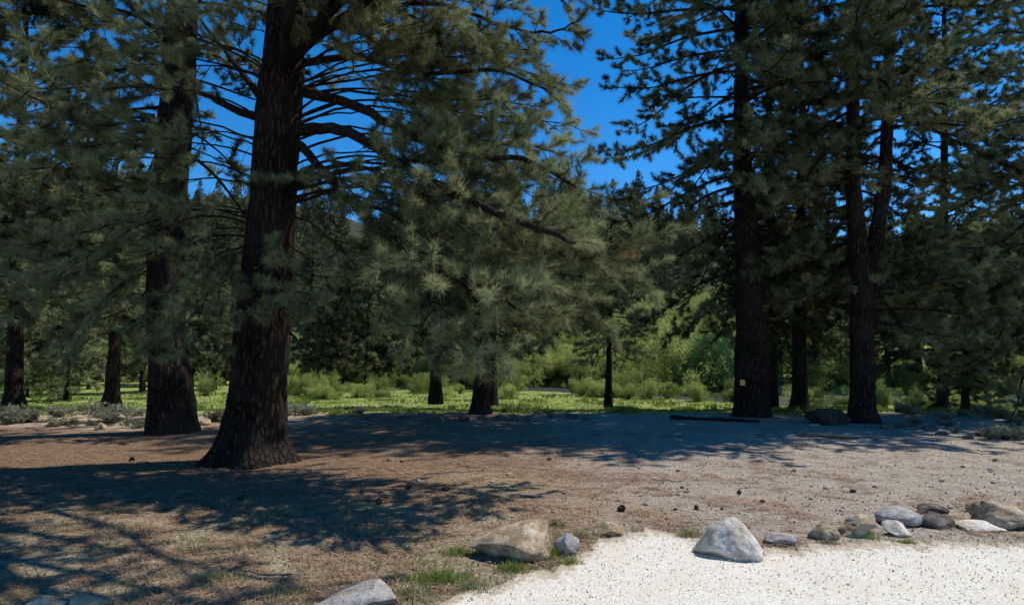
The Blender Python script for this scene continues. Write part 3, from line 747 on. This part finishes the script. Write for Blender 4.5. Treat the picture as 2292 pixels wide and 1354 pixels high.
LS+=[(U(640,1160),U(872,895)) for _ in range(18)]+[(U(1290,1520),U(872,895)) for _ in range(10)]+[(U(1960,2290),U(885,905)) for _ in range(8)]
for px,py in LS:
    q=G(px,py); put(willows,q.x,q.y,U(.2,.36) if px>1000 else U(.28,.5),'low green shrub growing on the meadow grass','shrub','low shrubs on the meadow')
for lo,hi,ya,yb,n,gp in [(0,335,925,962,12,'left'),(660,830,918,932,6,'centre'),(1975,2290,915,955,9,'right'),(440,520,925,950,3,'left'),(2200,2290,950,985,4,'right')]:
    for k in range(n):
        q=G(U(lo,hi),U(ya,yb))
        lab={'left':'low grey green sagebrush beside the thick left trunks','centre':'low grey green sagebrush right of the massive pine at the meadow edge','right':'grey green sagebrush at the right edge beyond the dirt'}[gp]
        put(sages,q.x,q.y,U(.45,1.0),lab,'shrub','sagebrush '+gp)
def grass_clump(px,py,R,n,h,label,mat='drygrass'):
    c=G(px,py); mb=MB()
    for i in range(n):
        a=U(0,6.28); r=R*random.random()**.8; b=Vector((c.x+math.cos(a)*r*1.3,c.y+math.sin(a)*r*.7,0)); b.z=g(b.x,b.y)-.005
        d=Vector((U(-.6,.6),U(-.6,.6),1)).normalized(); hh=h*U(.3,1.1)*(1.1-.6*r/R); w=U(.002,.0045); s=d.cross(rv()).normalized()*w
        m_=b+d*hh*.55; tp=m_+(d+Vector((d.x,d.y,-.25))*.8).normalized()*hh*.5; k=len(mb.v)
        mb.v+=[b-s,b+s,m_-s*.8,m_+s*.8,tp]; mb.f+=[(k,k+1,k+3,k+2),(k+2,k+3,k+4)]
    o=mb.build('grass_clump',M[mat],smooth=False); tag(o,label,'grass')
    at=o.data.attributes.new('tint','FLOAT','POINT'); at.data.foreach_set('value',np.repeat(rng.random(n),5).astype(np.float32))
grass_clump(1215,1245,.17,520,.18,'green grass clump between the tan boulder and the blue-grey rock','grass')
grass_clump(1150,1275,.16,320,.11,'short grass clump in front of the tan boulder','grass')
grass_clump(1300,1205,.15,320,.14,'straw coloured grass clump behind the blue-grey rock')
grass_clump(985,1300,.24,680,.13,'wide grass patch at the left edge of the gravel','grass')
grass_clump(1050,1320,.17,360,.09,'dry grass patch on the gravel corner')
grass_clump(915,1335,.2,500,.11,'grass clump right of the shaded bottom boulder')
grass_clump(1545,1200,.12,300,.13,'dry grass clump left of the large white boulder')
grass_clump(1240,1180,.12,200,.13,'thin grass behind the tan boulder')
grass_clump(1030,1240,.14,260,.12,'green weeds left of the tan boulder','grass')
grass_clump(1280,1262,.10,160,.09,'green weeds in front of the blue-grey rock','grass')
grass_clump(2030,1215,.06,90,.08,'tiny green grass tuft in front of the small white rock','grass')
grass_clump(1950,1205,.07,90,.09,'tiny grass tuft in front of the blocky tan rock','grass')
grass_clump(1850,1215,.08,120,.07,'tiny grass tuft at the foot of the small round rock')
grass_clump(640,1330,.25,600,.10,'dry grass patch left of the shaded bottom boulder')
grass_clump(480,1300,.22,900,.10,'dry grass patch in the lower left foreground')

# ---------------------------------------------------------------- background forest
def mid_proto(H,R,dark,z0=.16):
    e=bpy.data.objects.new('pine_tree',None); C.objects.link(e); e.location=(0,0,0)
    path=[Vector((0,0,-.4)),Vector((U(-.1,.1),0,H*.4)),Vector((U(-.2,.2),U(-.2,.2),H*.75)),Vector((0,0,H))]; rad=[.02*H,.015*H,.008*H,.02]
    mb=trunk_mesh(path,rad,9,.8,.02,.15,U(0,9)); t=[]
    mbs=grow(e,path,rad,H*z0,H*.97,56,R,t,'low',.40,1.2,.28,1.4,.35,None,False,.5,0.,.7,.85)
    k=len(mb.v); mb.v+=mbs.v; mb.f+=[tuple(i+k for i in f) for f in mbs.f]
    mb.build('trunk',M['limb'],e,world=False); foliage('crown',t,TN['low'],M['needle_far' if dark else 'needle'],e,False)
    return e
mids=[mid_proto(16,3.7,True),mid_proto(19,3.8,True),mid_proto(13,3.4,True),mid_proto(11,3.2,True)]
greys=[mid_proto(12,3.2,False),mid_proto(9,2.8,False)]
def far_proto(H,R):
    e=bpy.data.objects.new('conifer_tree',None); C.objects.link(e); mb=MB(); mb.tube([Vector((0,0,-1)),Vector((0,0,H*.5)),Vector((0,0,H*.98))],[.02*H,.012*H,.02],6); t=[]
    for i in range(620):
        f=random.random()**1.15; a=U(0,6.28); z=H*(.08+.91*f); lob=1+.35*math.sin(a*3+z*1.3)+U(-.3,.2)
        r=R*(1-f)**.7*lob*(random.random()**.4)+.1
        q=Vector((math.cos(a)*r,math.sin(a)*r,z-.18*r)); d=Vector((math.cos(a),math.sin(a),U(-.3,.5)))
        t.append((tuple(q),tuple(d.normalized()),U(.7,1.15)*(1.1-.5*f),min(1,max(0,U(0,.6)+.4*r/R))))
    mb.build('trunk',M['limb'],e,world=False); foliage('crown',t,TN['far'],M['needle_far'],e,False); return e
fars=[far_proto(13,3.2),far_proto(16,3.6),far_proto(11,3.1),far_proto(18,3.5)]
for px,d,s in [(60,36,.8),(150,33,.75),(200,45,.9),(320,40,.8),(480,44,.8),(-40,30,.8),(110,52,1),(430,50,1.),(250,52,1.1),(720,50,.9),(820,47,.8)]:
    q=P(px,850,d); put(greys,q.x,q.y,s,'grey green pine in the grove across the left meadow','tree','pines in the grove across the left meadow',1)
for px,d in [(10,46),(170,50),(390,54),(500,52),(690,54),(770,55),(860,52),(930,50),(1020,50),(1140,47),(740,45)]:
    q=P(px,850,d+U(-1,1)); put(mids,q.x,q.y,U(.75,1.),'dark pine at the far edge of the meadow left of centre','tree','dark pines at the far edge of the meadow',1)
for px,d in [(1670,48),(1745,46),(1830,45),(1880,50),(1990,46),(2060,44),(2130,48),(2210,44),(2280,47)]:
    q=P(px,850,d+U(-1,1)); put(mids,q.x,q.y,U(.7,1.),'dark pine just across the river behind the right-hand pines','tree','dark pines across the river on the right',1)
k=0
while k<120:
    y=U(68,130); x=U(-.9,.9)*y
    if y<near_bank(x)+RW_+10: continue
    px=CX+F*x/y
    if 1370<px<1650 and (y<102 or random.random()<.6): continue
    put(mids,x,y,U(.75,1.1),'dark pine in the forest at the foot of the far hill','tree','pines at the foot of the far hill',1); k+=1
k=0
while k<295:
    y=112+165*random.random()**.75; x=U(-.92,.92)*y
    put(fars,x,y,U(.65,1.2),'distant dark conifer standing on the far hillside','tree','conifers on the far hillside',1); k+=1

# ---------------------------------------------------------------- light, sky, camera
EL=math.radians(58); az=Vector((.95,.30)).normalized(); AZ=math.atan2(az.x,az.y)
d=Vector((-az.x*math.cos(EL),-az.y*math.cos(EL),-math.sin(EL)))
sl=bpy.data.lights.new('sun','SUN'); sl.energy=5.0; sl.angle=math.radians(.5); sl.color=(1,.95,.88)
so=bpy.data.objects.new('sun',sl); C.objects.link(so); so.rotation_euler=d.to_track_quat('-Z','Y').to_euler(); so.location=(20,10,40)
w=bpy.data.worlds.new('World'); bpy.context.scene.world=w; w.use_nodes=True; nt=w.node_tree
sk=nt.nodes.new('ShaderNodeTexSky'); sk.sky_type='NISHITA'; sk.sun_disc=False; sk.sun_elevation=EL; sk.sun_rotation=AZ
sk.altitude=2000; sk.air_density=1; sk.dust_density=.2; sk.ozone_density=3
hs=nt.nodes.new('ShaderNodeHueSaturation'); hs.inputs['Saturation'].default_value=1.38; hs.inputs['Value'].default_value=1.4
nt.links.new(sk.outputs[0],hs.inputs['Color']); bg=nt.nodes['Background']; nt.links.new(hs.outputs[0],bg.inputs[0]); bg.inputs[1].default_value=.13
cam=bpy.data.cameras.new('camera'); co=bpy.data.objects.new('camera',cam); C.objects.link(co)
cam.sensor_width=36; cam.lens=36*F/2292; cam.clip_end=3000; co.location=(0,0,CAMZ); co.rotation_euler=(math.pi/2+PITCH,0,0)
bpy.context.scene.camera=co
bpy.context.scene.view_settings.view_transform='Standard'
